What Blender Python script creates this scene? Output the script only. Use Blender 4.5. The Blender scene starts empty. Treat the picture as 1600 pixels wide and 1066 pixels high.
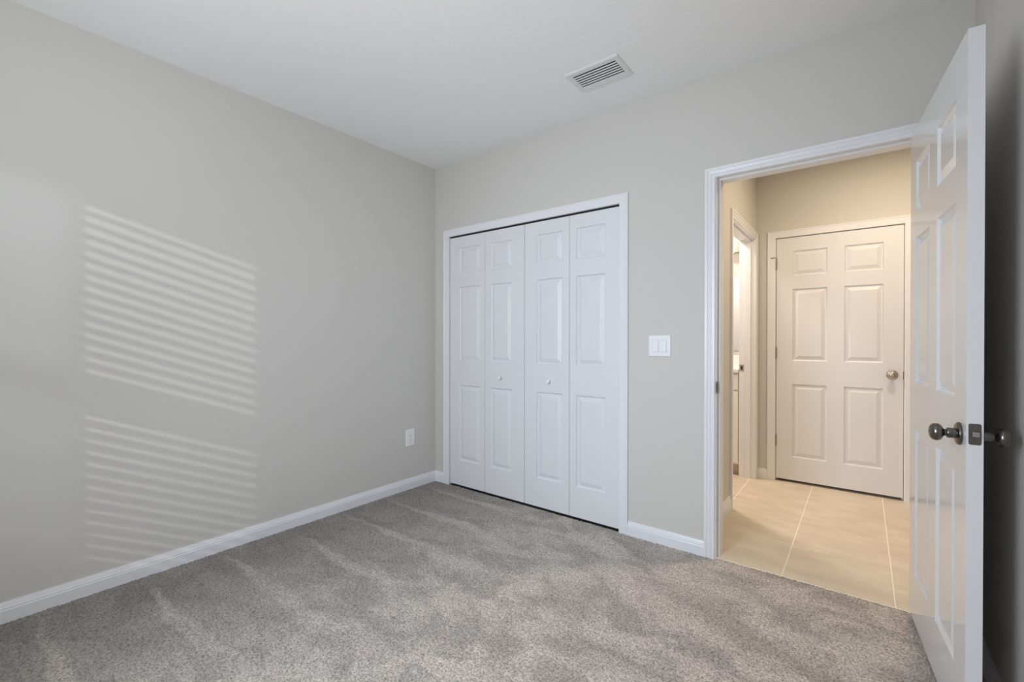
import bpy, math, random
import numpy as np
from mathutils import Matrix, Vector
random.seed(7)
rng = np.random.default_rng(11)
SC = bpy.context.scene
C = SC.collection

# ------------------------------------------------------------------ camera
cam_d = bpy.data.cameras.new('camera')
cam = bpy.data.objects.new('camera', cam_d)
C.objects.link(cam)
YAW, PITCH, ROLL, FPX = 0.6608, -0.0042, 0.0009, 704.87
_f = Vector((-math.sin(YAW)*math.cos(PITCH), math.cos(YAW)*math.cos(PITCH), math.sin(PITCH)))
_r = Vector((math.cos(YAW), math.sin(YAW), 0))
_u = _r.cross(_f)
_r2 = _r*math.cos(ROLL) + _u*math.sin(ROLL)
_u2 = -_r*math.sin(ROLL) + _u*math.cos(ROLL)
cam.matrix_world = Matrix(((_r2.x, _u2.x, -_f.x, 2.836), (_r2.y, _u2.y, -_f.y, -2.5979),
                           (_r2.z, _u2.z, -_f.z, 1.1861), (0, 0, 0, 1)))
cam_d.sensor_fit = 'HORIZONTAL'
cam_d.sensor_width = 36.0
cam_d.lens = 36.0*FPX/1600.0
cam_d.clip_start = 0.02
SC.camera = cam

# ------------------------------------------------------------------ exposure, sky, lights
SC.view_settings.view_transform = 'Standard'
SC.view_settings.look = 'None'
SC.view_settings.gamma = 1.0
SC.view_settings.use_curve_mapping = False
SC.view_settings.exposure = 0.35

SC.cycles.use_adaptive_sampling = False
SC.cycles.use_light_tree = True
SC.cycles.max_bounces = 16
SC.cycles.diffuse_bounces = 10
SC.cycles.glossy_bounces = 5
SC.cycles.transparent_max_bounces = 12
SC.cycles.caustics_reflective = False
SC.cycles.caustics_refractive = False
SC.cycles.sample_clamp_indirect = 40.0

w = bpy.data.worlds.new('sky')
SC.world = w
w.use_nodes = True
bg = w.node_tree.nodes['Background']
bg.inputs[0].default_value = (0.62, 0.78, 1.0, 1)
bg.inputs[1].default_value = 1.0

NEAR = -3.25                      # the window wall, behind the camera
WIN = [(1.25, 1.99)]              # single window, x range
WZ = (0.74, 2.15)


def area(name, loc, rot, sx, sy, power, col, spread=180):
    d = bpy.data.lights.new(name, 'AREA')
    d.shape = 'RECTANGLE'
    d.size, d.size_y = sx, sy
    d.energy = power
    d.color = col
    d.spread = math.radians(spread)
    o = bpy.data.objects.new(name, d)
    o.location = loc
    o.rotation_euler = rot
    C.objects.link(o)
    return o


def disk(name, loc, rad, power, col):
    d = bpy.data.lights.new(name, 'AREA')
    d.shape = 'DISK'
    d.size = rad*2
    d.energy = power
    d.color = col
    o = bpy.data.objects.new(name, d)
    o.location = loc
    C.objects.link(o)
    return o


# window daylight: two area lamps added on the room side of the blinds
WX = (WIN[0][0]+WIN[0][1])/2
area('daylight', (WX, NEAR+0.05, 1.45), (math.radians(90), 0, 0), 0.72, 1.40, 12.6, (0.95, 0.99, 1.12))
area('skylight', (WX, NEAR+0.05, 1.45), (math.radians(65), 0, 0), 0.72, 1.40, 12.0, (0.88, 1.0, 1.18), 110)
# low sun thrown back by a neighbour's window pane
for gx_, gr_, ge_ in ((6.12, 0.028, 540), (8.95, 0.30, 900)):
    sg = bpy.data.lights.new('sun_glint', 'POINT')
    sg.energy = ge_
    sg.shadow_soft_size = gr_
    sg.color = (1.0, 0.97, 0.93) if gr_ < 0.1 else (0.86, 0.97, 1.08)
    sgo = bpy.data.objects.new('sun_glint', sg)
    sgo.location = (gx_, -7.5, 3.2)
    C.objects.link(sgo)
# bedroom fill without a fixture, then ceiling lamps of hall and bathroom
# added fill near the window wall: a bare point and a spot aimed upwards
bl = bpy.data.lights.new('bedroom_fill', 'POINT')
bl.energy = 6
bl.shadow_soft_size = 0.10
bl.color = (0.92, 1.0, 1.08)
blo = bpy.data.objects.new('bedroom_fill', bl)
blo.location = (2.0, -3.0, 1.3)
C.objects.link(blo)
ul = bpy.data.lights.new('upward_fill', 'SPOT')
ul.energy = 34
ul.shadow_soft_size = 0.12
ul.spot_size = math.radians(120)
ul.spot_blend = 0.8
ul.color = (0.94, 1.0, 1.07)
ulo = bpy.data.objects.new('upward_fill', ul)
ulo.location = (2.2, -2.85, 1.3)
ulo.rotation_euler = Vector((-0.45, 0.5, 0.8)).to_track_quat('-Z', 'Y').to_euler()
C.objects.link(ulo)
disk('hall_ceiling_lamp', (3.05, 0.85, 2.585), 0.14, 14.3, (1.0, 0.79, 0.56))
disk('bath_ceiling_lamp', (1.45, 1.45, 2.585), 0.16, 23.5, (1.0, 0.85, 0.76))


# ------------------------------------------------------------------ materials
def new_mat(name):
    m = bpy.data.materials.new(name)
    m.use_nodes = True
    nt = m.node_tree
    return m, nt, nt.nodes['Principled BSDF']


def tex_noise(nt, scale, detail=3, rough=0.5, vec=None):
    n = nt.nodes.new('ShaderNodeTexNoise')
    n.inputs['Scale'].default_value = scale
    n.inputs['Detail'].default_value = detail
    n.inputs['Roughness'].default_value = rough
    if vec is None:
        tc = nt.nodes.new('ShaderNodeTexCoord')
        vec = tc.outputs['Object']
    nt.links.new(vec, n.inputs['Vector'])
    return n


def bump(nt, b, height, strength, dist):
    bp = nt.nodes.new('ShaderNodeBump')
    bp.inputs['Strength'].default_value = strength
    bp.inputs['Distance'].default_value = dist
    nt.links.new(height, bp.inputs['Height'])
    nt.links.new(bp.outputs[0], b.inputs['Normal'])
    return bp


def mapr(nt, val, a, b, c, d):
    m = nt.nodes.new('ShaderNodeMapRange')
    nt.links.new(val, m.inputs[0])
    for i, v in enumerate((a, b, c, d)):
        m.inputs[i+1].default_value = v
    return m.outputs[0]


def math_n(nt, op, a, b=None):
    m = nt.nodes.new('ShaderNodeMath')
    m.operation = op
    for i, v in enumerate((a, b)):
        if v is None:
            continue
        if isinstance(v, (int, float)):
            m.inputs[i].default_value = v
        else:
            nt.links.new(v, m.inputs[i])
    return m.outputs[0]


def paint(name, col, rough, bscale=None, bstr=0.1, bdist=0.001, detail=3, spec=0.5):
    m, nt, b = new_mat(name)
    b.inputs['Base Color'].default_value = (*col, 1)
    b.inputs['Roughness'].default_value = rough
    b.inputs['Specular IOR Level'].default_value = 0.5 if rough > 0.3 else 0.85
    b.inputs['Specular IOR Level'].default_value = spec
    if bscale:
        n = tex_noise(nt, bscale, detail)
        bump(nt, b, n.outputs[0], bstr, bdist)
    return m


M = {}
M['wall'] = paint('greige_wall_paint', (0.615, 0.60, 0.56), 0.6, 260, 0.12, 0.001, spec=0.3)
M['trim'] = paint('white_trim_paint', (0.78, 0.785, 0.80), 0.32)
M['plate'] = paint('white_plastic', (0.82, 0.82, 0.83), 0.30)
M['dark'] = paint('dark_void', (0.012, 0.012, 0.012), 0.8)  # near-black; on holes, slots and the duct it stands for shade inside
M['vent'] = paint('white_enamel', (0.72, 0.72, 0.71), 0.4)
M['seam'] = paint('grey_seam', (0.52, 0.52, 0.54), 0.5)  # grey outline round the switch rockers
M['slat'] = paint('white_blind', (0.80, 0.80, 0.78), 0.5)
M['subfloor'] = paint('subfloor', (0.05, 0.045, 0.04), 0.9)  # near-black: shade of the gap under the closet doors put into the colour
M['counter'] = paint('white_counter', (0.85, 0.84, 0.80), 0.2)
M['cabinet'] = paint('white_cabinet', (0.80, 0.79, 0.75), 0.35)

# ceiling: knock-down plaster
m, nt, b = new_mat('textured_ceiling')
b.inputs['Base Color'].default_value = (0.86, 0.86, 0.855, 1)
b.inputs['Roughness'].default_value = 0.85
n1 = tex_noise(nt, 38, 4, 0.6)
h1 = mapr(nt, n1.outputs[0], 0.42, 0.60, 0, 1)
bump(nt, b, h1, 0.16, 0.003)
M['ceiling'] = m


def door_mat(name, col, rough=0.26, grain=0.07):
    m, nt, b = new_mat(name)
    b.inputs['Base Color'].default_value = (*col, 1)
    b.inputs['Roughness'].default_value = rough
    b.inputs['Specular IOR Level'].default_value = 0.5 if rough > 0.3 else 0.85
    tc = nt.nodes.new('ShaderNodeTexCoord')
    mp = nt.nodes.new('ShaderNodeMapping')
    mp.inputs['Scale'].default_value = (170, 170, 14)
    nt.links.new(tc.outputs['Object'], mp.inputs[0])
    n = tex_noise(nt, 1.0, 4, 0.6, mp.outputs[0])
    bump(nt, b, n.outputs[0], grain, 0.001)
    return m


M['door'] = door_mat('white_woodgrain_door', (0.735, 0.74, 0.745), 0.42)
M['door_gloss'] = door_mat('glossy_white_woodgrain_door', (0.735, 0.74, 0.745), 0.14, 0.13)

# satin nickel / dark pewter hardware
m, nt, b = new_mat('pewter')
b.inputs['Base Color'].default_value = (0.17, 0.16, 0.15, 1)
b.inputs['Metallic'].default_value = 1.0
b.inputs['Roughness'].default_value = 0.24
M['pewter'] = m
m, nt, b = new_mat('brushed_steel')
b.inputs['Base Color'].default_value = (0.30, 0.29, 0.28, 1)
b.inputs['Metallic'].default_value = 1.0
b.inputs['Roughness'].default_value = 0.5
M['strike'] = m
m, nt, b = new_mat('satin_nickel')
b.inputs['Base Color'].default_value = (0.50, 0.44, 0.38, 1)
b.inputs['Metallic'].default_value = 1.0
b.inputs['Roughness'].default_value = 0.30
M['nickel'] = m
m, nt, b = new_mat('mirror_glass')
b.inputs['Base Color'].default_value = (0.85, 0.87, 0.86, 1)
b.inputs['Metallic'].default_value = 1.0
b.inputs['Roughness'].default_value = 0.02
M['mirror'] = m

# window glass (thin)
m, nt, b = new_mat('window_glass')
tr = nt.nodes.new('ShaderNodeBsdfTransparent')
gl = nt.nodes.new('ShaderNodeBsdfGlossy')
gl.inputs['Roughness'].default_value = 0.02
mx = nt.nodes.new('ShaderNodeMixShader')
mx.inputs[0].default_value = 0.07
nt.links.new(tr.outputs[0], mx.inputs[1])
nt.links.new(gl.outputs[0], mx.inputs[2])
nt.links.new(mx.outputs[0], nt.nodes['Material Output'].inputs[0])
M['glass'] = m

# lamp glass of the bathroom light
m, nt, b = new_mat('lit_lamp_glass')
b.inputs['Base Color'].default_value = (0.9, 0.88, 0.82, 1)
b.inputs['Emission Color'].default_value = (1.0, 0.90, 0.72, 1)
b.inputs['Emission Strength'].default_value = 1.6
M['lamp'] = m

# carpet: heathered cut pile with vacuum strokes and trodden patches
m, nt, b = new_mat('taupe_cut_pile')
b.inputs['Roughness'].default_value = 0.95
b.inputs['Specular IOR Level'].default_value = 0.1
b.inputs['Sheen Weight'].default_value = 0.15
geo = nt.nodes.new('ShaderNodeNewGeometry')
pos = geo.outputs['Position']
sep = nt.nodes.new('ShaderNodeSeparateXYZ')
nt.links.new(pos, sep.inputs[0])
fine = tex_noise(nt, 130, 2, 0.6, pos)
fine2 = tex_noise(nt, 55, 3, 0.6, pos)
wob = tex_noise(nt, 5.0, 3, 0.6, pos)
# vacuum strokes: thin brushed-back streaks along x, one pass (0.36 m) apart, widening away from the wall
yw = math_n(nt, 'ADD', sep.outputs['Y'], mapr(nt, wob.outputs[0], 0, 1, -0.06, 0.06))
ph = math_n(nt, 'FRACT', math_n(nt, 'MULTIPLY', math_n(nt, 'ADD', yw, 10.065), 1/0.36))
dist = math_n(nt, 'ABSOLUTE', math_n(nt, 'SUBTRACT', ph, 0.5))
wid = mapr(nt, sep.outputs['X'], 0.1, 1.1, 0.03, 0.19)
stroke = math_n(nt, 'SUBTRACT', 1.0, math_n(nt, 'DIVIDE', dist, wid))
stroke_n = nt.nodes.new('ShaderNodeClamp')
nt.links.new(math_n(nt, 'MULTIPLY', stroke, 1.6), stroke_n.inputs[0])
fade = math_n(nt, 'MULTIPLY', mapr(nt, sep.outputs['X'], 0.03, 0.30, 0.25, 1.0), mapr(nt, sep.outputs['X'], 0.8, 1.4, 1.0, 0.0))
vary = tex_noise(nt, 2.3, 1, 0.5, pos)
fade = math_n(nt, 'MULTIPLY', fade, mapr(nt, vary.outputs[0], 0.35, 0.62, 0.55, 1.25))
stroke_f = math_n(nt, 'MULTIPLY', stroke_n.outputs[0], fade)
mpp = nt.nodes.new('ShaderNodeMapping')
mpp.inputs['Rotation'].default_value = (0, 0, 0.6)
mpp.inputs['Scale'].default_value = (4.2, 7.0, 1)
nt.links.new(pos, mpp.inputs[0])
patch = tex_noise(nt, 1.0, 4, 0.58, mpp.outputs[0])
patch.inputs['Distortion'].default_value = 0.6
patch_m = mapr(nt, patch.outputs[0], 0.40, 0.60, -1, 1)
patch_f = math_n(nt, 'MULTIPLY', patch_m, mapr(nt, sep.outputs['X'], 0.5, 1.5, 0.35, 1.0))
val = math_n(nt, 'ADD', mapr(nt, stroke_f, 0, 1, 0.0, 0.25), mapr(nt, patch_f, -1, 1, -0.19, 0.17))
val = math_n(nt, 'ADD', val, mapr(nt, sep.outputs['X'], 0.25, 1.5, 0.60, 1.06))  # darker towards the left wall: dimmer room light there put into the colour
val = math_n(nt, 'MULTIPLY', val, mapr(nt, fine.outputs[0], 0.30, 0.62, 0.48, 1.22))
val = math_n(nt, 'MULTIPLY', val, mapr(nt, fine2.outputs[0], 0.3, 0.7, 0.86, 1.10))
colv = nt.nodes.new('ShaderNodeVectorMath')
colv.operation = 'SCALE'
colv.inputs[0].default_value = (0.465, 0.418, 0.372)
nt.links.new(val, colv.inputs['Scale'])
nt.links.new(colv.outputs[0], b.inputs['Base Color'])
bump(nt, b, fine.outputs[0], 0.8, 0.006)
M['carpet'] = m

# tile: beige stone-look with long soft veins; grout a little lighter
m, nt, b = new_mat('beige_stone_tile')
geo = nt.nodes.new('ShaderNodeNewGeometry')
mp = nt.nodes.new('ShaderNodeMapping')
mp.inputs['Scale'].default_value = (2.6, 6.0, 1)
mp.inputs['Rotation'].default_value = (0, 0, 0.12)
nt.links.new(geo.outputs['Position'], mp.inputs[0])
n = tex_noise(nt, 1.6, 6, 0.62, mp.outputs[0])
cr = nt.nodes.new('ShaderNodeValToRGB')
cr.color_ramp.elements[0].position = 0.30
cr.color_ramp.elements[0].color = (0.56, 0.475, 0.365, 1)
cr.color_ramp.elements[1].position = 0.66
cr.color_ramp.elements[1].color = (0.68, 0.60, 0.48, 1)
nt.links.new(n.outputs[0], cr.inputs[0])
nt.links.new(cr.outputs[0], b.inputs['Base Color'])
b.inputs['Roughness'].default_value = 0.38
M['tile'] = m
M['grout'] = paint('pale_grout', (0.80, 0.74, 0.64), 0.8)


# ------------------------------------------------------------------ mesh helpers
class MB:
    def __init__(self):
        self.v, self.f, self.mi, self.cur = [], [], [], 0

    def quad(self, *ids):
        self.f.append(tuple(ids))
        self.mi.append(self.cur)

    def add(self, pts):
        i = len(self.v)
        self.v.extend([tuple(p) for p in pts])
        return list(range(i, i+len(pts)))

    def box(self, x0, x1, y0, y1, z0, z1):
        a = self.add([(x0, y0, z0), (x1, y0, z0), (x1, y1, z0), (x0, y1, z0),
                      (x0, y0, z1), (x1, y0, z1), (x1, y1, z1), (x0, y1, z1)])
        for q in ((0, 3, 2, 1), (4, 5, 6, 7), (0, 1, 5, 4), (1, 2, 6, 5), (2, 3, 7, 6), (3, 0, 4, 7)):
            self.quad(*[a[k] for k in q])

    def lathe(self, prof, origin=(0, 0, 0), axis='y', seg=32):
        """prof: list of (radius, distance along axis)"""
        rows = []
        for r, t in prof:
            pts = []
            for k in range(seg):
                a = 2*math.pi*k/seg
                c, s = r*math.cos(a), r*math.sin(a)
                if axis == 'y':
                    p = (c, t, s)
                elif axis == 'z':
                    p = (c, s, t)
                else:
                    p = (t, c, s)
                pts.append((p[0]+origin[0], p[1]+origin[1], p[2]+origin[2]))
            rows.append(self.add(pts))
        for a, b in zip(rows, rows[1:]):
            for k in range(seg):
                self.quad(a[k], a[(k+1) % seg], b[(k+1) % seg], b[k])
        self.quad(*rows[0][::-1])
        self.quad(*rows[-1])

    def sweep(self, rings, closed=True, caps=True):
        """rings: list of point lists of equal length"""
        rows = [self.add(r) for r in rings]
        n = len(rows[0])
        for a, b in zip(rows, rows[1:]):
            for k in range(n if closed else n-1):
                self.quad(a[k], a[(k+1) % n], b[(k+1) % n], b[k])
        if caps:
            self.quad(*rows[0][::-1])
            self.quad(*rows[-1])

    def build(self, name, mats, parent=None, bevel=0, smooth=False, seg=2, mat_index=None):
        me = bpy.data.meshes.new(name)
        me.from_pydata(self.v, [], self.f)
        if not isinstance(mats, (list, tuple)):
            mats = [mats]
        for mm in mats:
            me.materials.append(mm)
        me.polygons.foreach_set('material_index', self.mi)
        o = bpy.data.objects.new(name, me)
        C.objects.link(o)
        import bmesh
        bm = bmesh.new()
        bm.from_mesh(me)
        bmesh.ops.recalc_face_normals(bm, faces=bm.faces)
        bm.to_mesh(me)
        bm.free()
        if smooth:
            me.polygons.foreach_set('use_smooth', [True]*len(me.polygons))
            try:
                me.set_sharp_from_angle(angle=math.radians(38))
            except Exception:
                pass
        if bevel:
            bv = o.modifiers.new('bevel', 'BEVEL')
            bv.width = bevel
            bv.segments = seg
            bv.limit_method = 'ANGLE'
            bv.angle_limit = math.radians(40)
        if parent is not None:
            o.parent = parent
        return o


def empty(name, loc=(0, 0, 0), rz=0, parent=None):
    o = bpy.data.objects.new(name, None)
    o.location = loc
    o.rotation_euler = (0, 0, rz)
    o.empty_display_size = 0.1
    C.objects.link(o)
    if parent is not None:
        o.parent = parent
    return o


def tag(o, label=None, cat=None, group=None, kind=None):
    if label:
        o['label'] = label
    if cat:
        o['category'] = cat
    if group:
        o['group'] = group
    if kind:
        o['kind'] = kind
    return o


def struct(o, label, cat):
    return tag(o, label, cat, kind='structure')


def boxes(name, lst, mat, parent=None, bevel=0):
    b = MB()
    for t in lst:
        b.box(*t)
    return b.build(name, mat, parent, bevel)


# ------------------------------------------------------------------ the shell
RW, H = 3.193, 2.610            # bedroom width, ceiling height
T = 0.115                       # wall thickness
HL, HB, HR = 2.112, 1.766, 4.75  # hall: left wall, back wall, right end
CX0, CX1, CZ = 0.170, 1.656, 2.018   # closet opening
DX0, DX1, DZ = 2.212, 3.036, 2.062   # bedroom door opening (inside the jamb)
JT = 0.018                       # jamb thickness

floor = boxes('floor', [(-0.1, RW+0.1, NEAR-0.1, 0.0, -0.12, -0.014), (0.0, 2.0, 0.0, 0.75, -0.12, -0.014)], M['subfloor'])
struct(floor, 'bedroom and closet floor slab under the grey carpet', 'floor')
ceil = boxes('ceiling', [(-0.1, RW+T, NEAR-0.1, 0.0, H, H+0.1)], M['ceiling'])
struct(ceil, 'white textured bedroom ceiling around the air vent', 'ceiling')
wl = boxes('wall_left', [(-T, 0, NEAR, 0.0, -0.05, H+0.05)], M['wall'])
struct(wl, 'blank greige bedroom wall with striped window light on it', 'wall')
wb = boxes('wall_back', [(-T, CX0-JT, 0, T, -0.05, H+0.05), (CX0-JT, CX1+JT, 0, T, CZ+JT, H+0.05),
                         (CX1+JT, DX0-JT, 0, T, -0.05, H+0.05), (DX0-JT, DX1+JT, 0, T, DZ+JT, H+0.05),
                         (DX1+JT, HR, 0, T, -0.05, H+0.05)], M['wall'])
struct(wb, 'greige bedroom wall holding the closet and the open doorway', 'wall')
wr = boxes('wall_right', [(RW, RW+T, NEAR, 0.0, -0.05, H+0.05)], M['wall'])
struct(wr, 'narrow strip of greige wall in shadow behind the open door', 'wall')
W0, W1 = WIN[0]
wf = boxes('wall_front', [(-T, W0, NEAR-T, NEAR, -0.05, H+0.05), (W1, RW+T, NEAR-T, NEAR, -0.05, H+0.05),
                          (W0, W1, NEAR-T, NEAR, -0.05, WZ[0]), (W0, W1, NEAR-T, NEAR, WZ[1], H+0.05)], M['wall'])
struct(wf, 'greige window wall of the bedroom behind the camera', 'wall')
wc = boxes('wall_closet', [(-T, 0, T, 0.80, -0.05, H), (1.93, 2.005, T, 0.80, -0.05, H), (0, 1.93, 0.70, 0.80, -0.05, H),
                           (0, 1.93, T, 0.70, 2.40, 2.5)], M['wall'])
struct(wc, 'inside walls of the dark closet behind the bifold doors', 'wall')

# hall and bathroom shell
BY0, BY1, BZ = 0.842, 1.690, 2.035     # bathroom doorway in the hall's left wall
BX = 1.992
hl = boxes('wall_hall_left', [(BX, HL, T, BY0-JT, -0.05, H), (BX, HL, BY0-JT, BY1+JT, BZ+JT, H), (BX, HL, BY1+JT, HB+T, -0.05, H)], M['wall'])
struct(hl, 'hall side wall with the narrow bathroom doorway, lit warm', 'wall')
HX0, HX1, HZ = 2.258, 3.076, 2.034     # hall door opening
hb = boxes('wall_hall_back', [(HL, HX0-JT, HB, HB+T, -0.05, H), (HX0-JT, HX1+JT, HB, HB+T, HZ+JT, H), (HX1+JT, HR, HB, HB+T, -0.05, H),
                              (HL, HR, HB+0.25, HB+0.30, -0.05, H)], M['wall'])
struct(hb, 'warm beige lit hall wall around the closed white door', 'wall')
hr = boxes('wall_hall_right', [(HR, HR+T, 0, HB+T, -0.05, H)], M['wall'])
struct(hr, 'far end wall of the hall, hidden behind the open door', 'wall')
ch = boxes('ceiling_hall', [(BX, HR+T, 0.0, HB+T, H, H+0.1), (0.3, BX, 0.80, 2.40, H, H+0.1)], M['ceiling'])
struct(ch, 'ceiling over the hall and bathroom beyond the doorway', 'ceiling')
wba = boxes('wall_bath', [(0.25, BX, 2.28, 2.40, -0.05, H), (0.2, 0.3, 0.8, 2.4, -0.05, H), (BX, HL, HB+T, 2.40, -0.05, H),
                          (0.3, BX, 0.80, 0.81, -0.05, H)], M['wall'])
struct(wba, 'bathroom wall above the mirror, glimpsed through the slit', 'wall')

# tiled hall and bathroom floor
tb = MB()
tb.cur = 1
tb.box(2.02, HR+T, 0.006, 2.42, -0.10, -0.0015)
tb.box(0.25, 2.02, 0.805, 2.42, -0.10, -0.0015)
tb.cur = 0
P, G = 0.437, 0.004
xs0 = 2.518


def tile(x0, x1, y0, y1):
    x0, x1 = max(x0, 0.26), min(x1, HR)
    y0, y1 = max(y0, 0.020 if x1 > 2.02 else 0.806), min(y1, 2.40)
    if y0 < 0.79:
        x0 = max(x0, 2.022)
    if x1-x0 < 0.02 or y1-y0 < 0.02:
        return
    e = 0.0012
    a = tb.add([(x0, y0, -0.0015), (x1, y0, -0.0015), (x1, y1, -0.0015), (x0, y1, -0.0015),
                (x0+e, y0+e, 0), (x1-e, y0+e, 0), (x1-e, y1-e, 0), (x0+e, y1-e, 0)])
    for q in ((4, 5, 6, 7), (0, 1, 5, 4), (1, 2, 6, 5), (2, 3, 7, 6), (3, 0, 4, 7)):
        tb.quad(*[a[k] for k in q])


for i in range(-6, 6):
    xa = xs0 + i*P
    off = 0.205 if i == 1 else (0.008 if i == 0 else (0.445 - 0.435 if i < 0 else 0.1))
    for j in range(-1, 7):
        ya = off + j*P
        gx = G + 0.0025
        tile(xa+gx/2, xa+P-gx/2, ya+0.0022, ya+P-0.0022)
fh = tb.build('floor_hall', [M['tile'], M['grout']])
struct(fh, 'beige stone tile floor of the hall with pale grout lines', 'floor')

# ------------------------------------------------------------------ carpet (pile: one uncountable mass)
def carpet():
    st = 0.0065
    def grid(x0, x1, y0, y1, st):
        nx, ny = int((x1-x0)/st)+1, int((y1-y0)/st)+1
        X, Y = np.meshgrid(np.linspace(x0, x1, nx), np.linspace(y0, y1, ny))
        X = X + rng.uniform(-.3, .3, X.shape)*st
        Y = Y + rng.uniform(-.3, .3, X.shape)*st
        Z = rng.uniform(-0.0042, 0.0012, X.shape)
        V = np.stack([X, Y, Z], -1).reshape(-1, 3)
        ii = np.arange(nx*ny).reshape(ny, nx)
        F = np.stack([ii[:-1, :-1], ii[:-1, 1:], ii[1:, 1:], ii[1:, :-1]], -1).reshape(-1, 4)
        return V, F
    V1, F1 = grid(0.010, RW-0.010, NEAR+0.01, -0.001, st)
    V2, F2 = grid(DX0+0.002, DX1-0.002, 0.001, 0.010, 0.003)
    V = np.concatenate([V1, V2])
    F = np.concatenate([F1, F2+len(V1)])
    me = bpy.data.meshes.new('carpet')
    me.vertices.add(len(V))
    me.vertices.foreach_set('co', V.astype(np.float32).ravel())
    me.loops.add(F.size)
    me.loops.foreach_set('vertex_index', F.astype(np.int32).ravel())
    me.polygons.add(len(F))
    me.polygons.foreach_set('loop_start', (np.arange(len(F))*4).astype(np.int32))
    me.update(calc_edges=True)
    me.validate()
    me.polygons.foreach_set('use_smooth', [True]*len(me.polygons))
    me.materials.append(M['carpet'])
    o = bpy.data.objects.new('carpet', me)
    C.objects.link(o)
    return o


tag(carpet(), 'grey taupe cut pile carpet with vacuum strokes covering the bedroom floor', 'carpet', kind='stuff')

# ------------------------------------------------------------------ trim: baseboards and casings
BBP = [(0, -0.012), (0.0150, -0.012), (0.0150, 0.050), (0.0130, 0.054), (0.0130, 0.060), (0.0105, 0.064),
       (0.0085, 0.072), (0.0060, 0.078), (0.0055, 0.0815), (0, 0.0825)]


def baseboard(name, p0, p1, nrm, label, hscale=1.0, z0=0.0):
    """profile swept from p0 to p1; nrm points into the room"""
    b = MB()
    rings = []
    for p in (p0, p1):
        rings.append([(p[0]+nrm[0]*t, p[1]+nrm[1]*t, z0 + (z*hscale if z > 0 else z)) for t, z in BBP])
    b.sweep(rings)
    o = b.build(name, M['trim'])
    return struct(o, label, 'baseboard')


baseboard('baseboard_left', (0, NEAR), (0, 0), (1, 0), 'long white baseboard along the blank greige wall')
baseboard('baseboard_back', (0, 0), (0.1095, 0), (0, -1), 'tiny white baseboard piece between the corner and the closet trim')
baseboard('baseboard_back.001', (1.7135, 0), (2.1555, 0), (0, -1), 'white baseboard under the light switch between closet and doorway')
baseboard('baseboard_right', (RW, NEAR), (RW, 0), (-1, 0), 'white baseboard in the dark gap behind the open door')
baseboard('baseboard_front', (0, NEAR), (RW, NEAR), (0, 1), 'white baseboard of the window wall behind the camera')
baseboard('baseboard_hall', (HL, T), (HL, 0.783), (1, 0), 'cream baseboard on the hall side wall before the bathroom doorway', 1.32)
baseboard('baseboard_hall.001', (HL, HB), (2.1985, HB), (0, -1), 'short cream baseboard in the hall corner beside the closed door', 1.0)
baseboard('baseboard_hall.002', (3.14, HB), (HR, HB), (0, -1), 'hall baseboard right of the closed door, hidden by the open door', 1.0)

CAS = [(0.0, 0.0), (0.0, 0.0085), (0.0025, 0.0105), (0.0120, 0.0110), (0.0150, 0.0085), (0.0185, 0.0085), (0.0215, 0.0118),
       (0.0330, 0.0135), (0.0355, 0.0115), (0.0385, 0.0120), (0.0415, 0.0158), (0.0520, 0.0168), (0.0555, 0.0158),
       (0.0575, 0.0125), (0.0575, 0.0)]
CAS_FLAT = [(0.0, 0.0), (0.0, 0.010), (0.002, 0.0118), (0.030, 0.0130), (0.046, 0.0138), (0.0485, 0.0160), (0.0550, 0.0168),
            (0.0575, 0.0140), (0.0575, 0.0)]


def casing(name, x0, x1, zt, prof, wscale, to_world, parent=None, bottom=-0.004):
    """picture-frame casing round an opening; local (a, out, z) -> world by to_world"""
    b = MB()
    def ring(a, z, dirs):
        return [to_world(a + dirs[0]*u*wscale, t, z + dirs[1]*u*wscale) for u, t in prof]
    rings = [ring(x0, bottom, (-1, 0)), ring(x0, zt, (-1, 1)), ring(x1, zt, (1, 1)), ring(x1, bottom, (1, 0))]
    b.sweep(rings)
    return b.build(name, M['trim'], parent)


def jamb(name, a0, a1, zt, d0, d1, to_world, stop=None, parent=None, thick=JT):
    """three boards lining an opening, depth d0..d1 into the wall; stop = (s0, s1) a raised strip"""
    b = MB()
    def bx(x0, x1, y0, y1, z0, z1):
        pts = [to_world(x, -y, z) for x, y, z in ((x0, y0, z0), (x1, y0, z0), (x1, y1, z0), (x0, y1, z0),
                                                  (x0, y0, z1), (x1, y0, z1), (x1, y1, z1), (x0, y1, z1))]
        a = b.add(pts)
        for q in ((0, 3, 2, 1), (4, 5, 6, 7), (0, 1, 5, 4), (1, 2, 6, 5), (2, 3, 7, 6), (3, 0, 4, 7)):
            b.quad(*[a[k] for k in q])
    bx(a0-thick, a0, d0, d1, -0.003, zt+thick)
    bx(a1, a1+thick, d0, d1, -0.003, zt+thick)
    bx(a0, a1, d0, d1, zt, zt+thick)
    if stop:
        s0, s1 = stop
        e = 0.011
        bx(a0, a0+e, s0, s1, -0.003, zt)
        bx(a1-e, a1, s0, s1, -0.003, zt)
        bx(a0+e, a1-e, s0, s1, zt-e, zt)
    return b.build(name, M['trim'], parent, 0.0012)


back_map = lambda a, t, z: (a, -t, z)                 # on the bedroom face of wall_back
hall_map = lambda a, t, z: (a, HB-t, z)               # on the hall face of wall_hall_back
side_map = lambda a, t, z: (HL+t, a, z)               # on the hall face of wall_hall_left

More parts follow.
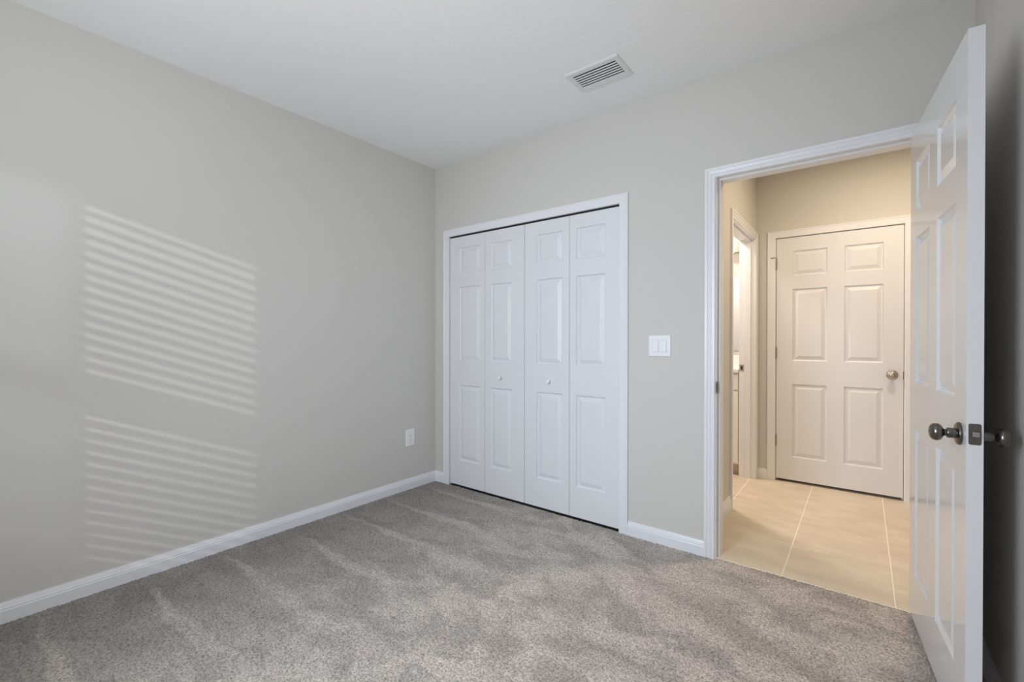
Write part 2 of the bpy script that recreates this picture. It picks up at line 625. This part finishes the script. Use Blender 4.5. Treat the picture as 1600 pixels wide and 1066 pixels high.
# closet
tr1 = casing('trim_1', CX0, CX1, CZ, CAS_FLAT, 1.0, back_map)
struct(tr1, 'flat white casing framing the closet bifold doors', 'door frame')
jamb('closet_jamb', CX0, CX1, CZ, 0.0, T, back_map, None, tr1)
trk = boxes('bifold_track', [(CX0+0.001, CX1-0.001, 0.006, 0.032, CZ-0.008, CZ-0.0005)], M['dark'], tr1)
# bedroom doorway
tr2 = casing('trim_2', DX0-0.005, DX1+0.005, DZ-0.004, CAS, 0.93, back_map)
struct(tr2, 'white moulded casing framing the open doorway to the hall', 'door frame')
jb = jamb('door_jamb', DX0, DX1, DZ, 0.0, T, back_map, (0.040, T-0.002), tr2)
b = MB()
b.box(DX0-0.0005, DX0+0.0014, -0.003, 0.034, 0.893, 0.957)
b.box(DX0-0.0048, DX0+0.0014, -0.0125, -0.003, 0.902, 0.950)
st_ = b.build('strike_plate', M['strike'], jb, 0.0006)
tag(st_, 'grey metal strike plate')
b = MB()
b.box(DX0+0.0006, DX0+0.0016, 0.012, 0.024, 0.910, 0.940)
b.build('latch_hole', M['dark'], st_)
# hall door frame
tr3 = casing('trim_3', HX0-0.003, HX1+0.003, HZ-0.001, CAS_FLAT, 1.0, hall_map)
struct(tr3, 'warm white casing framing the closed hall door', 'door frame')
jamb('hall_jamb', HX0, HX1, HZ, 0.0, T, hall_map, (0.045, 0.09), tr3)
# bathroom doorway
tr4 = casing('trim_4', BY0, BY1, BZ, CAS, 1.0, side_map)
struct(tr4, 'cream casing framing the narrow bathroom doorway', 'door frame')
jb4 = jamb('bath_jamb', BY0, BY1, BZ, 0.0, HL-BX, side_map, (0.03, 0.07), tr4)
b = MB()
b.box(1.996, 2.030, BY1-0.0012, BY1+0.0005, 0.910, 0.968)
s4 = b.build('strike_plate', M['nickel'], jb4, 0.0006)
tag(s4, 'nickel strike plate')
b = MB()
b.box(2.007, 2.020, BY1-0.0016, BY1-0.0006, 0.924, 0.954)
b.build('latch_hole', M['dark'], s4)

# ------------------------------------------------------------------ moulded panel doors
ROWS = [(0.212, 0.818), (1.010, 1.603), (1.712, 1.916)]
PROF = [(0.0, 0.0), (0.0040, -0.0080), (0.0090, -0.0115), (0.0140, -0.0115), (0.0400, -0.0020), (0.0425, -0.0020)]


def panel_slab(name, width, z0, z1, thick, cols, rows, mat, parent, both=True, mirror_y=False):
    """slab local x 0..width, y 0 (front) .. thick (back); recessed-and-raised panels in the front (and back)"""
    b = MB()
    xs = sorted({0.0, width, *[c for p in cols for c in p]})
    zs = sorted({z0, z1, *[c for p in rows for c in p]})

    def face(y, sgn):
        for i in range(len(xs)-1):
            for j in range(len(zs)-1):
                xa, xb, za, zb = xs[i], xs[i+1], zs[j], zs[j+1]
                if (xa, xb) in cols and (za, zb) in rows:
                    prev = None
                    for ins, dep in PROF:
                        yy = y - sgn*dep
                        cur = b.add([(xa+ins, yy, za+ins), (xb-ins, yy, za+ins), (xb-ins, yy, zb-ins), (xa+ins, yy, zb-ins)])
                        if prev:
                            for k in range(4):
                                b.quad(prev[k], prev[(k+1) % 4], cur[(k+1) % 4], cur[k])
                        prev = cur
                    b.quad(*prev)
                else:
                    b.quad(*b.add([(xa, y, za), (xb, y, za), (xb, y, zb), (xa, y, zb)]))
    face(0.0, 1)
    if both:
        face(thick, -1)
    else:
        b.quad(*b.add([(0, thick, z0), (width, thick, z0), (width, thick, z1), (0, thick, z1)]))
    for (xa, xb) in ((0, 0), (width, width)):
        b.quad(*b.add([(xa, 0, z0), (xa, thick, z0), (xa, thick, z1), (xa, 0, z1)]))
    for zz in (z0, z1):
        b.quad(*b.add([(0, 0, zz), (width, 0, zz), (width, thick, zz), (0, thick, zz)]))
    # weld
    key, idx, nv = {}, [], []
    for p in b.v:
        k = tuple(round(c, 6) for c in p)
        if k not in key:
            key[k] = len(nv)
            nv.append(p)
        idx.append(key[k])
    b.v = nv
    b.f = [tuple(idx[i] for i in f) for f in b.f]
    return b.build(name, mat, parent)


def knob(parent, x, y, z, sgn, mat, key=False, name='door_knob'):
    """round door knob on a rose, pointing along sgn*y from (x, y, z)"""
    k = MB()
    prof = [(0.0005, 0.0), (0.0330, 0.0), (0.0335, 0.003), (0.0320, 0.0070), (0.0270, 0.0095), (0.0180, 0.0105), (0.0005, 0.0105)]
    k.lathe([(r, y + sgn*t) for r, t in prof], (x, 0, z), 'y', 40)
    rose = k.build('rose', mat, parent, smooth=True)
    k = MB()
    prof = [(0.0005, 0.0100), (0.0150, 0.0100), (0.0150, 0.0270), (0.0140, 0.0290), (0.0105, 0.0300), (0.0100, 0.0340), (0.0120, 0.0365),
            (0.0180, 0.0390), (0.0232, 0.0430), (0.0258, 0.0490), (0.0258, 0.0540), (0.0238, 0.0600), (0.0195, 0.0645),
            (0.0130, 0.0672), (0.0080, 0.0676), (0.0005, 0.0676)]
    k.lathe([(r, y + sgn*t) for r, t in prof], (x, 0, z), 'y', 40)
    kb = k.build(name, mat, parent, smooth=True)
    k = MB()
    k.lathe([(0.0005, y+sgn*0.0670), (0.0042, y+sgn*0.0670), (0.0042, y+sgn*0.0682), (0.0005, y+sgn*0.0682)], (x, 0, z), 'y', 16)
    k.build('key_button', M['dark'] if key else mat, kb, smooth=True)
    return kb


def hinge(parent, x, y, z, mat, h=0.092):
    """butt hinge: barrel of five knuckles and two leaf edges"""
    k = MB()
    for i in range(5):
        za = z - h/2 + i*h/5
        k.lathe([(0.0005, za+0.0004), (0.0062, za+0.0004), (0.0062, za+h/5-0.0004), (0.0005, za+h/5-0.0004)], (x, y, 0), 'z', 14)
    k.lathe([(0.0005, z+h/2), (0.0068, z+h/2), (0.005, z+h/2+0.004), (0.0005, z+h/2+0.005)], (x, y, 0), 'z', 14)
    k.box(x-0.012, x+0.012, y+0.003, y+0.006, z-h/2, z+h/2)
    return k.build('hinge', mat, parent, smooth=True)


# closed hall door
HW = 0.811
d_hall = empty('door_1', (HX0+0.0035, HB+0.002, 0))
struct(d_hall, 'closed white six panel door at the end of the hall', 'door')
panel_slab('door_slab', HW, 0.022, 2.029, 0.035, [(0.115, 0.351), (0.460, 0.697)], ROWS, M['door'], d_hall, both=False)
knob(d_hall, 0.747, 0.0, 0.925, -1, M['nickel'])
for zz in (1.818, 1.075, 0.340):
    hinge(d_hall, -0.006, -0.006, zz, M['nickel'])
k = MB()                                            # hinge-pin door stop on the top hinge
k.box(-0.034, -0.004, -0.018, -0.011, 1.868, 1.874)
k.lathe([(0.0005, -0.040), (0.0052, -0.040), (0.0052, -0.032), (0.0005, -0.032)], (0, -0.0145, 1.871), 'x', 12)
k.lathe([(0.0005, -0.028), (0.0045, -0.028), (0.0045, -0.016), (0.0005, -0.016)], (-0.022, 0, 1.871), 'y', 12)
k.build('hinge_stop', M['nickel'], d_hall, 0.0006)
k = MB()
k.box(HW-0.002, HW+0.004, -0.0022, 0.020, 0.892, 0.952)
k.build('latch_plate', M['pewter'], d_hall, 0.0008)

# open bedroom door: hinge pin at the right jamb, swung about 95 degrees into the room
OW = 0.806
d_open = empty('door_2', (3.0328, -0.006, 0), math.atan2(-0.99634, 0.08544))
struct(d_open, 'white six panel door standing open on the right, knob towards the room', 'door')
slab = panel_slab('door_slab', OW, 0.020, 2.058, 0.035, [(0.110, 0.346), (0.459, 0.691)], ROWS, M['door_gloss'], d_open, both=True)
slab.location = (0, -0.035, 0)
kx = OW - 0.060
knob(d_open, kx, -0.035, 0.911, -1, M['pewter'], key=True)
knob(d_open, kx, 0.0, 0.908, 1, M['pewter'])
k = MB()
rr = []
for cx_, cz_, a0 in ((-0.0095, 0.9455, 0), (-0.0255, 0.9455, 90), (-0.0255, 0.8965, 180), (-0.0095, 0.8965, 270)):
    for q in range(6):
        an = math.radians(a0 + q*18)
        rr.append((cx_ + 0.005*math.cos(an), cz_ + 0.005*math.sin(an)))
k.sweep([[(OW-0.0005, y, z) for y, z in rr], [(OW+0.0014, y, z) for y, z in rr]])
fp = k.build('latch_plate', M['pewter'], d_open)
k = MB()
k.sweep([[(OW+0.001, -0.0245, 0.9135), (OW+0.001, -0.0095, 0.9135), (OW+0.001, -0.0095, 0.9285), (OW+0.001, -0.0245, 0.9285)],
         [(OW+0.0035, -0.0245, 0.9135), (OW+0.0110, -0.0095, 0.9135), (OW+0.0110, -0.0095, 0.9285), (OW+0.0035, -0.0245, 0.9285)]])
k.build('latch_bolt', M['pewter'], fp, 0.0012)
for zz in (0.8995, 0.9425):
    k = MB()
    k.lathe([(0.0005, OW+0.0012), (0.0032, OW+0.0012), (0.0030, OW+0.0020), (0.0005, OW+0.0020)], (0, -0.017, zz), 'x', 14)
    k.build('screw', M['pewter'], fp, smooth=True)
for zz in (1.82, 1.05, 0.25):
    hinge(d_open, -0.002, 0.006, zz, M['nickel'])

# closet bifold doors, two hinged pairs
def bifold(name, x0, leaves, knob_leaf, label, y=0.004):
    root = empty(name, (x0, y, 0))
    struct(root, label, 'closet door')
    for i, (off, wd, col) in enumerate(leaves):
        lf = panel_slab('leaf', wd, 0.013, 2.005, 0.030, [col], ROWS, M['door'], root, both=False)
        lf.location = (off, 0, 0)
        if i == knob_leaf:
            k = MB()
            prof = [(0.0005, 0.0), (0.0105, 0.0), (0.0075, -0.004), (0.0070, -0.010), (0.0105, -0.014), (0.0150, -0.018), (0.0160, -0.022),
                    (0.0145, -0.026), (0.0100, -0.0285), (0.0005, -0.0290)]
            k.lathe(prof, (off + (col[0]+col[1])/2, 0, 0.898), 'y', 28)
            k.build('knob', M['plate'], root, smooth=True)
    return root


bifold('door_3', 0.1755, [(0.0, 0.3735, (0.098, 0.325)), (0.3762, 0.3735, (0.053, 0.260))], 1,
       'left pair of white bifold closet door leaves with small knob')
bifold('door_4', 0.9285, [(0.0, 0.3665, (0.104, 0.314)), (0.3692, 0.3560, (0.050, 0.260))], 0,
       'right pair of white bifold closet door leaves with small knob')

# ------------------------------------------------------------------ small fixtures
# ceiling air register
VX0, VX1, VY0, VY1 = 1.560, 1.865, -0.500, -0.290
v = empty('air_vent', (1.7125, -0.395, H))
tag(v, 'white louvred air vent set in the textured ceiling', 'air vent')
gx, gy = 0.124, 0.064
b = MB()
fx, fy = (VX1-VX0)/2, (VY1-VY0)/2
outer = [(-fx, -fy, 0), (fx, -fy, 0), (fx, fy, 0), (-fx, fy, 0)]
def rect(hx, hy, z):
    return [(-hx, -hy, z), (hx, -hy, z), (hx, hy, z), (-hx, hy, z)]
b.sweep([rect(fx, fy, 0.0), rect(fx, fy, -0.004), rect(fx-0.007, fy-0.007, -0.0085), rect(gx+0.006, gy+0.006, -0.0070),
         rect(gx, gy, -0.0050), rect(gx, gy, 0.0)], caps=False)
b.build('frame', M['vent'], v)
b = MB()
b.box(-gx-0.002, gx+0.002, -gy-0.002, gy+0.002, -0.0006, -0.0002)
b.build('duct_shade', M['dark'], v)  # thin black sheet standing for the shade inside the duct
for i in range(6):
    yc = -gy + 0.0150 + i*0.0213
    b = MB()
    dy, dz = 0.0042, -0.0009
    b.sweep([[(x, yc-dy, -0.0060-dz), (x, yc+dy, -0.0060+dz), (x, yc+dy, -0.0048+dz), (x, yc-dy, -0.0048-dz)] for x in (-gx+0.001, gx-0.001)])
    b.build('louvre', M['vent'], v)

# double rocker light switch
s = empty('light_switch', (1.905, 0.0, 1.1475))
tag(s, 'white double rocker light switch on the wall between closet and doorway', 'light switch')
b = MB()
def plate(b, hx, hz, t, e=0.004, ax='y'):
    r = []
    for (hh, hv, d) in ((hx, hz, 0.0), (hx, hz, t*0.45), (hx-e*0.4, hz-e*0.4, t*0.8), (hx-e, hz-e, t)):
        if ax == 'y':
            r.append([(-hh, -d, -hv), (hh, -d, -hv), (hh, -d, hv), (-hh, -d, hv)])
        else:
            r.append([(d, -hh, -hv), (d, hh, -hv), (d, hh, hv), (d, -hh, hv)])
    b.sweep(r)
plate(b, 0.0650, 0.0620, 0.007)
b.build('cover_plate', M['plate'], s)
for xc in (-0.0235, 0.0235):
    b = MB()
    b.box(xc-0.0182, xc+0.0182, -0.0073, -0.005, -0.0350, 0.0350)
    fr_ = b.build('rocker_frame', M['seam'], s)
    b = MB()
    hz = 0.0335
    pr = [(-hz, -0.0075), (hz, -0.0075), (hz, -0.0085), (0.0, -0.0095), (-hz, -0.0128)]
    b.sweep([[(x, y, z) for z, y in pr] for x in (xc-0.0165, xc+0.0165)])
    b.build('rocker', M['plate'], s, 0.0006)
for xc in (-0.0235, 0.0235):
    for zc in (-0.0490, 0.0490):
        b = MB()
        b.lathe([(0.0005, -0.0066), (0.0030, -0.0066), (0.0026, -0.0078), (0.0005, -0.0080)], (xc, 0, zc), 'y', 12)
        b.build('screw', M['plate'], s, smooth=True)

# duplex outlet on the left wall
o_ = empty('electrical_outlet', (0.0, -0.268, 0.4035))
tag(o_, 'white duplex power outlet low on the blank wall near the corner', 'power outlet')
b = MB()
plate(b, 0.0430, 0.0660, 0.007, ax='x')
b.build('cover_plate', M['plate'], o_)
for zc in (-0.0195, 0.0195):
    b = MB()
    ring0, ring1 = [], []
    for kk in range(28):
        a = 2*math.pi*kk/28
        yy = max(-0.0165, min(0.0165, 0.0172*math.cos(a)*1.08))
        zz = max(-0.0145, min(0.0145, 0.0172*math.sin(a)))
        ring0.append((0.0055, yy, zc+zz))
        ring1.append((0.0092, yy*0.96, zc+zz*0.96))
    b.sweep([ring0, ring1])
    r_ = b.build('receptacle', M['plate'], o_)
    b = MB()
    b.box(0.0088, 0.0094, -0.0075, -0.0053, zc-0.002, zc+0.0065)
    b.box(0.0088, 0.0094, 0.0053, 0.0075, zc-0.001, zc+0.0060)
    b.lathe([(0.0003, 0.0088), (0.0024, 0.0088), (0.0024, 0.0094), (0.0003, 0.0094)], (0, 0, zc-0.0080), 'x', 12)
    b.build('slots', M['dark'], r_)
b = MB()
b.lathe([(0.0005, 0.0066), (0.0030, 0.0066), (0.0026, 0.0078), (0.0005, 0.0080)], (0, 0, 0), 'x', 12)
b.build('screw', M['plate'], o_, smooth=True)

# ------------------------------------------------------------------ bathroom seen through the slit
van = empty('vanity_cabinet', (1.405, 1.715, 0))
tag(van, 'white bathroom vanity cabinet with drawers seen through the narrow doorway', 'cabinet')
b = MB()
b.box(-0.58, 0.585, 0.0, 0.55, 0.095, 0.893)
b.build('body', M['cabinet'], van)
b = MB()
b.box(-0.58, 0.585, 0.06, 0.55, 0.001, 0.095)
b.build('toe_kick', M['tile'], van)
for (xa, xb, za, zb) in ((0.20, 0.578, 0.745, 0.880), (0.20, 0.578, 0.110, 0.730), (-0.19, 0.185, 0.110, 0.880), (-0.57, -0.205, 0.110, 0.880)):
    b = MB()
    b.box(xa, xb, -0.018, -0.0005, za, zb)
    dr = b.build('drawer' if zb-za < 0.2 else 'cabinet_door', M['cabinet'], van, 0.003)
    k = MB()
    k.lathe([(0.0005, -0.018), (0.006, -0.018), (0.006, -0.03), (0.013, -0.034), (0.013, -0.042), (0.0005, -0.045)],
            ((xa+xb)/2 if zb-za < 0.2 else xa+0.03, 0, (za+zb)/2 if zb-za < 0.2 else zb-0.1), 'y', 16)
    k.build('knob', M['nickel'], dr, smooth=True)
ct = empty('bathroom_countertop', (1.405, 1.70, 0.895))
tag(ct, 'white countertop with backsplash on the bathroom vanity', 'countertop')
b = MB()
b.box(-0.59, 0.582, -0.015, 0.565, 0.0, 0.034)
b.build('top', M['counter'], ct, 0.005)
b = MB()
b.box(-0.59, 0.582, 0.555, 0.575, 0.034, 0.135)
b.build('backsplash', M['counter'], ct, 0.003)
mi = MB()
mi.box(0.85, 1.985, 2.270, 2.279, 1.075, 1.810)
mo = mi.build('bathroom_mirror', M['mirror'], None, 0.002)
tag(mo, 'frameless mirror above the bathroom countertop, seen as a narrow strip', 'mirror')
lb = empty('vanity_light', (1.50, 2.28, 2.09))
tag(lb, 'glowing light bar above the bathroom mirror', 'wall lamp')
b = MB()
b.box(-0.30, 0.40, -0.025, -0.001, -0.05, 0.05)
b.build('back_plate', M['nickel'], lb, 0.004)
for xc in (-0.20, 0.05, 0.30):
    b = MB()
    b.lathe([(0.0005, -0.06), (0.045, -0.06), (0.056, -0.02), (0.060, 0.06), (0.054, 0.062), (0.0005, 0.062)], (xc, -0.085, 0), 'z', 24)
    b.build('lamp_shade', M['lamp'], lb, smooth=True)
db = empty('door_5', (1.980, 0.838, 0), math.radians(180))
struct(db, 'white bathroom door folded open, glimpsed only in the mirror', 'door')
panel_slab('door_slab', 0.805, 0.02, 2.025, 0.020, [(0.115, 0.345), (0.457, 0.690)], ROWS, M['door'], db, both=True).location = (0, -0.02, 0)

# ------------------------------------------------------------------ window behind the camera
for i, (a_, b_) in enumerate(WIN):
    wn = empty('window_%d' % (i+1), ((a_+b_)/2, NEAR, WZ[0]))
    struct(wn, 'single window with open white blinds behind the camera', 'window')
    hw, hh = (b_-a_)/2, WZ[1]-WZ[0]
    b = MB()
    for bx_ in ((-hw, -hw+0.035, -T, -0.055, 0, hh), (hw-0.035, hw, -T, -0.055, 0, hh), (-hw+0.035, hw-0.035, -T, -0.055, 0, 0.05),
                (-hw+0.035, hw-0.035, -T, -0.055, hh-0.03, hh), (-hw+0.035, hw-0.035, -T, -0.055, 0.650, 0.755)):
        b.box(*bx_)
    b.build('window_frame', M['trim'], wn, 0.002)
    b = MB()
    b.box(-hw+0.036, hw-0.036, -0.088, -0.086, 0.051, 0.649)
    b.box(-hw+0.036, hw-0.036, -0.088, -0.086, 0.756, hh-0.031)
    b.build('window_glass', M['glass'], wn)
    b = MB()
    b.box(-hw, hw, -0.052, 0.030, -0.02, -0.001)
    b.build('window_sill', M['trim'], wn, 0.003)
    tilt = math.radians(5.5)
    b = MB()
    zc = 0.045
    while zc < hh-0.05:
        c_, s_ = 0.025*math.cos(tilt), 0.025*math.sin(tilt)
        b.sweep([[(x, -0.028-c_, zc-s_), (x, -0.028+c_, zc+s_), (x, -0.028+c_, zc+s_+0.0028), (x, -0.028-c_, zc-s_+0.0028)]
                 for x in (-hw+0.006, hw-0.006)])
        zc += 0.0428
    b.build('blind_slats', M['slat'], wn)
    b = MB()
    b.box(-hw+0.004, hw-0.004, -0.053, -0.003, hh-0.045, hh-0.001)
    b.box(-hw+0.006, hw-0.006, -0.053, -0.003, 0.004, 0.022)
    b.build('blind_rails', M['slat'], wn, 0.002)
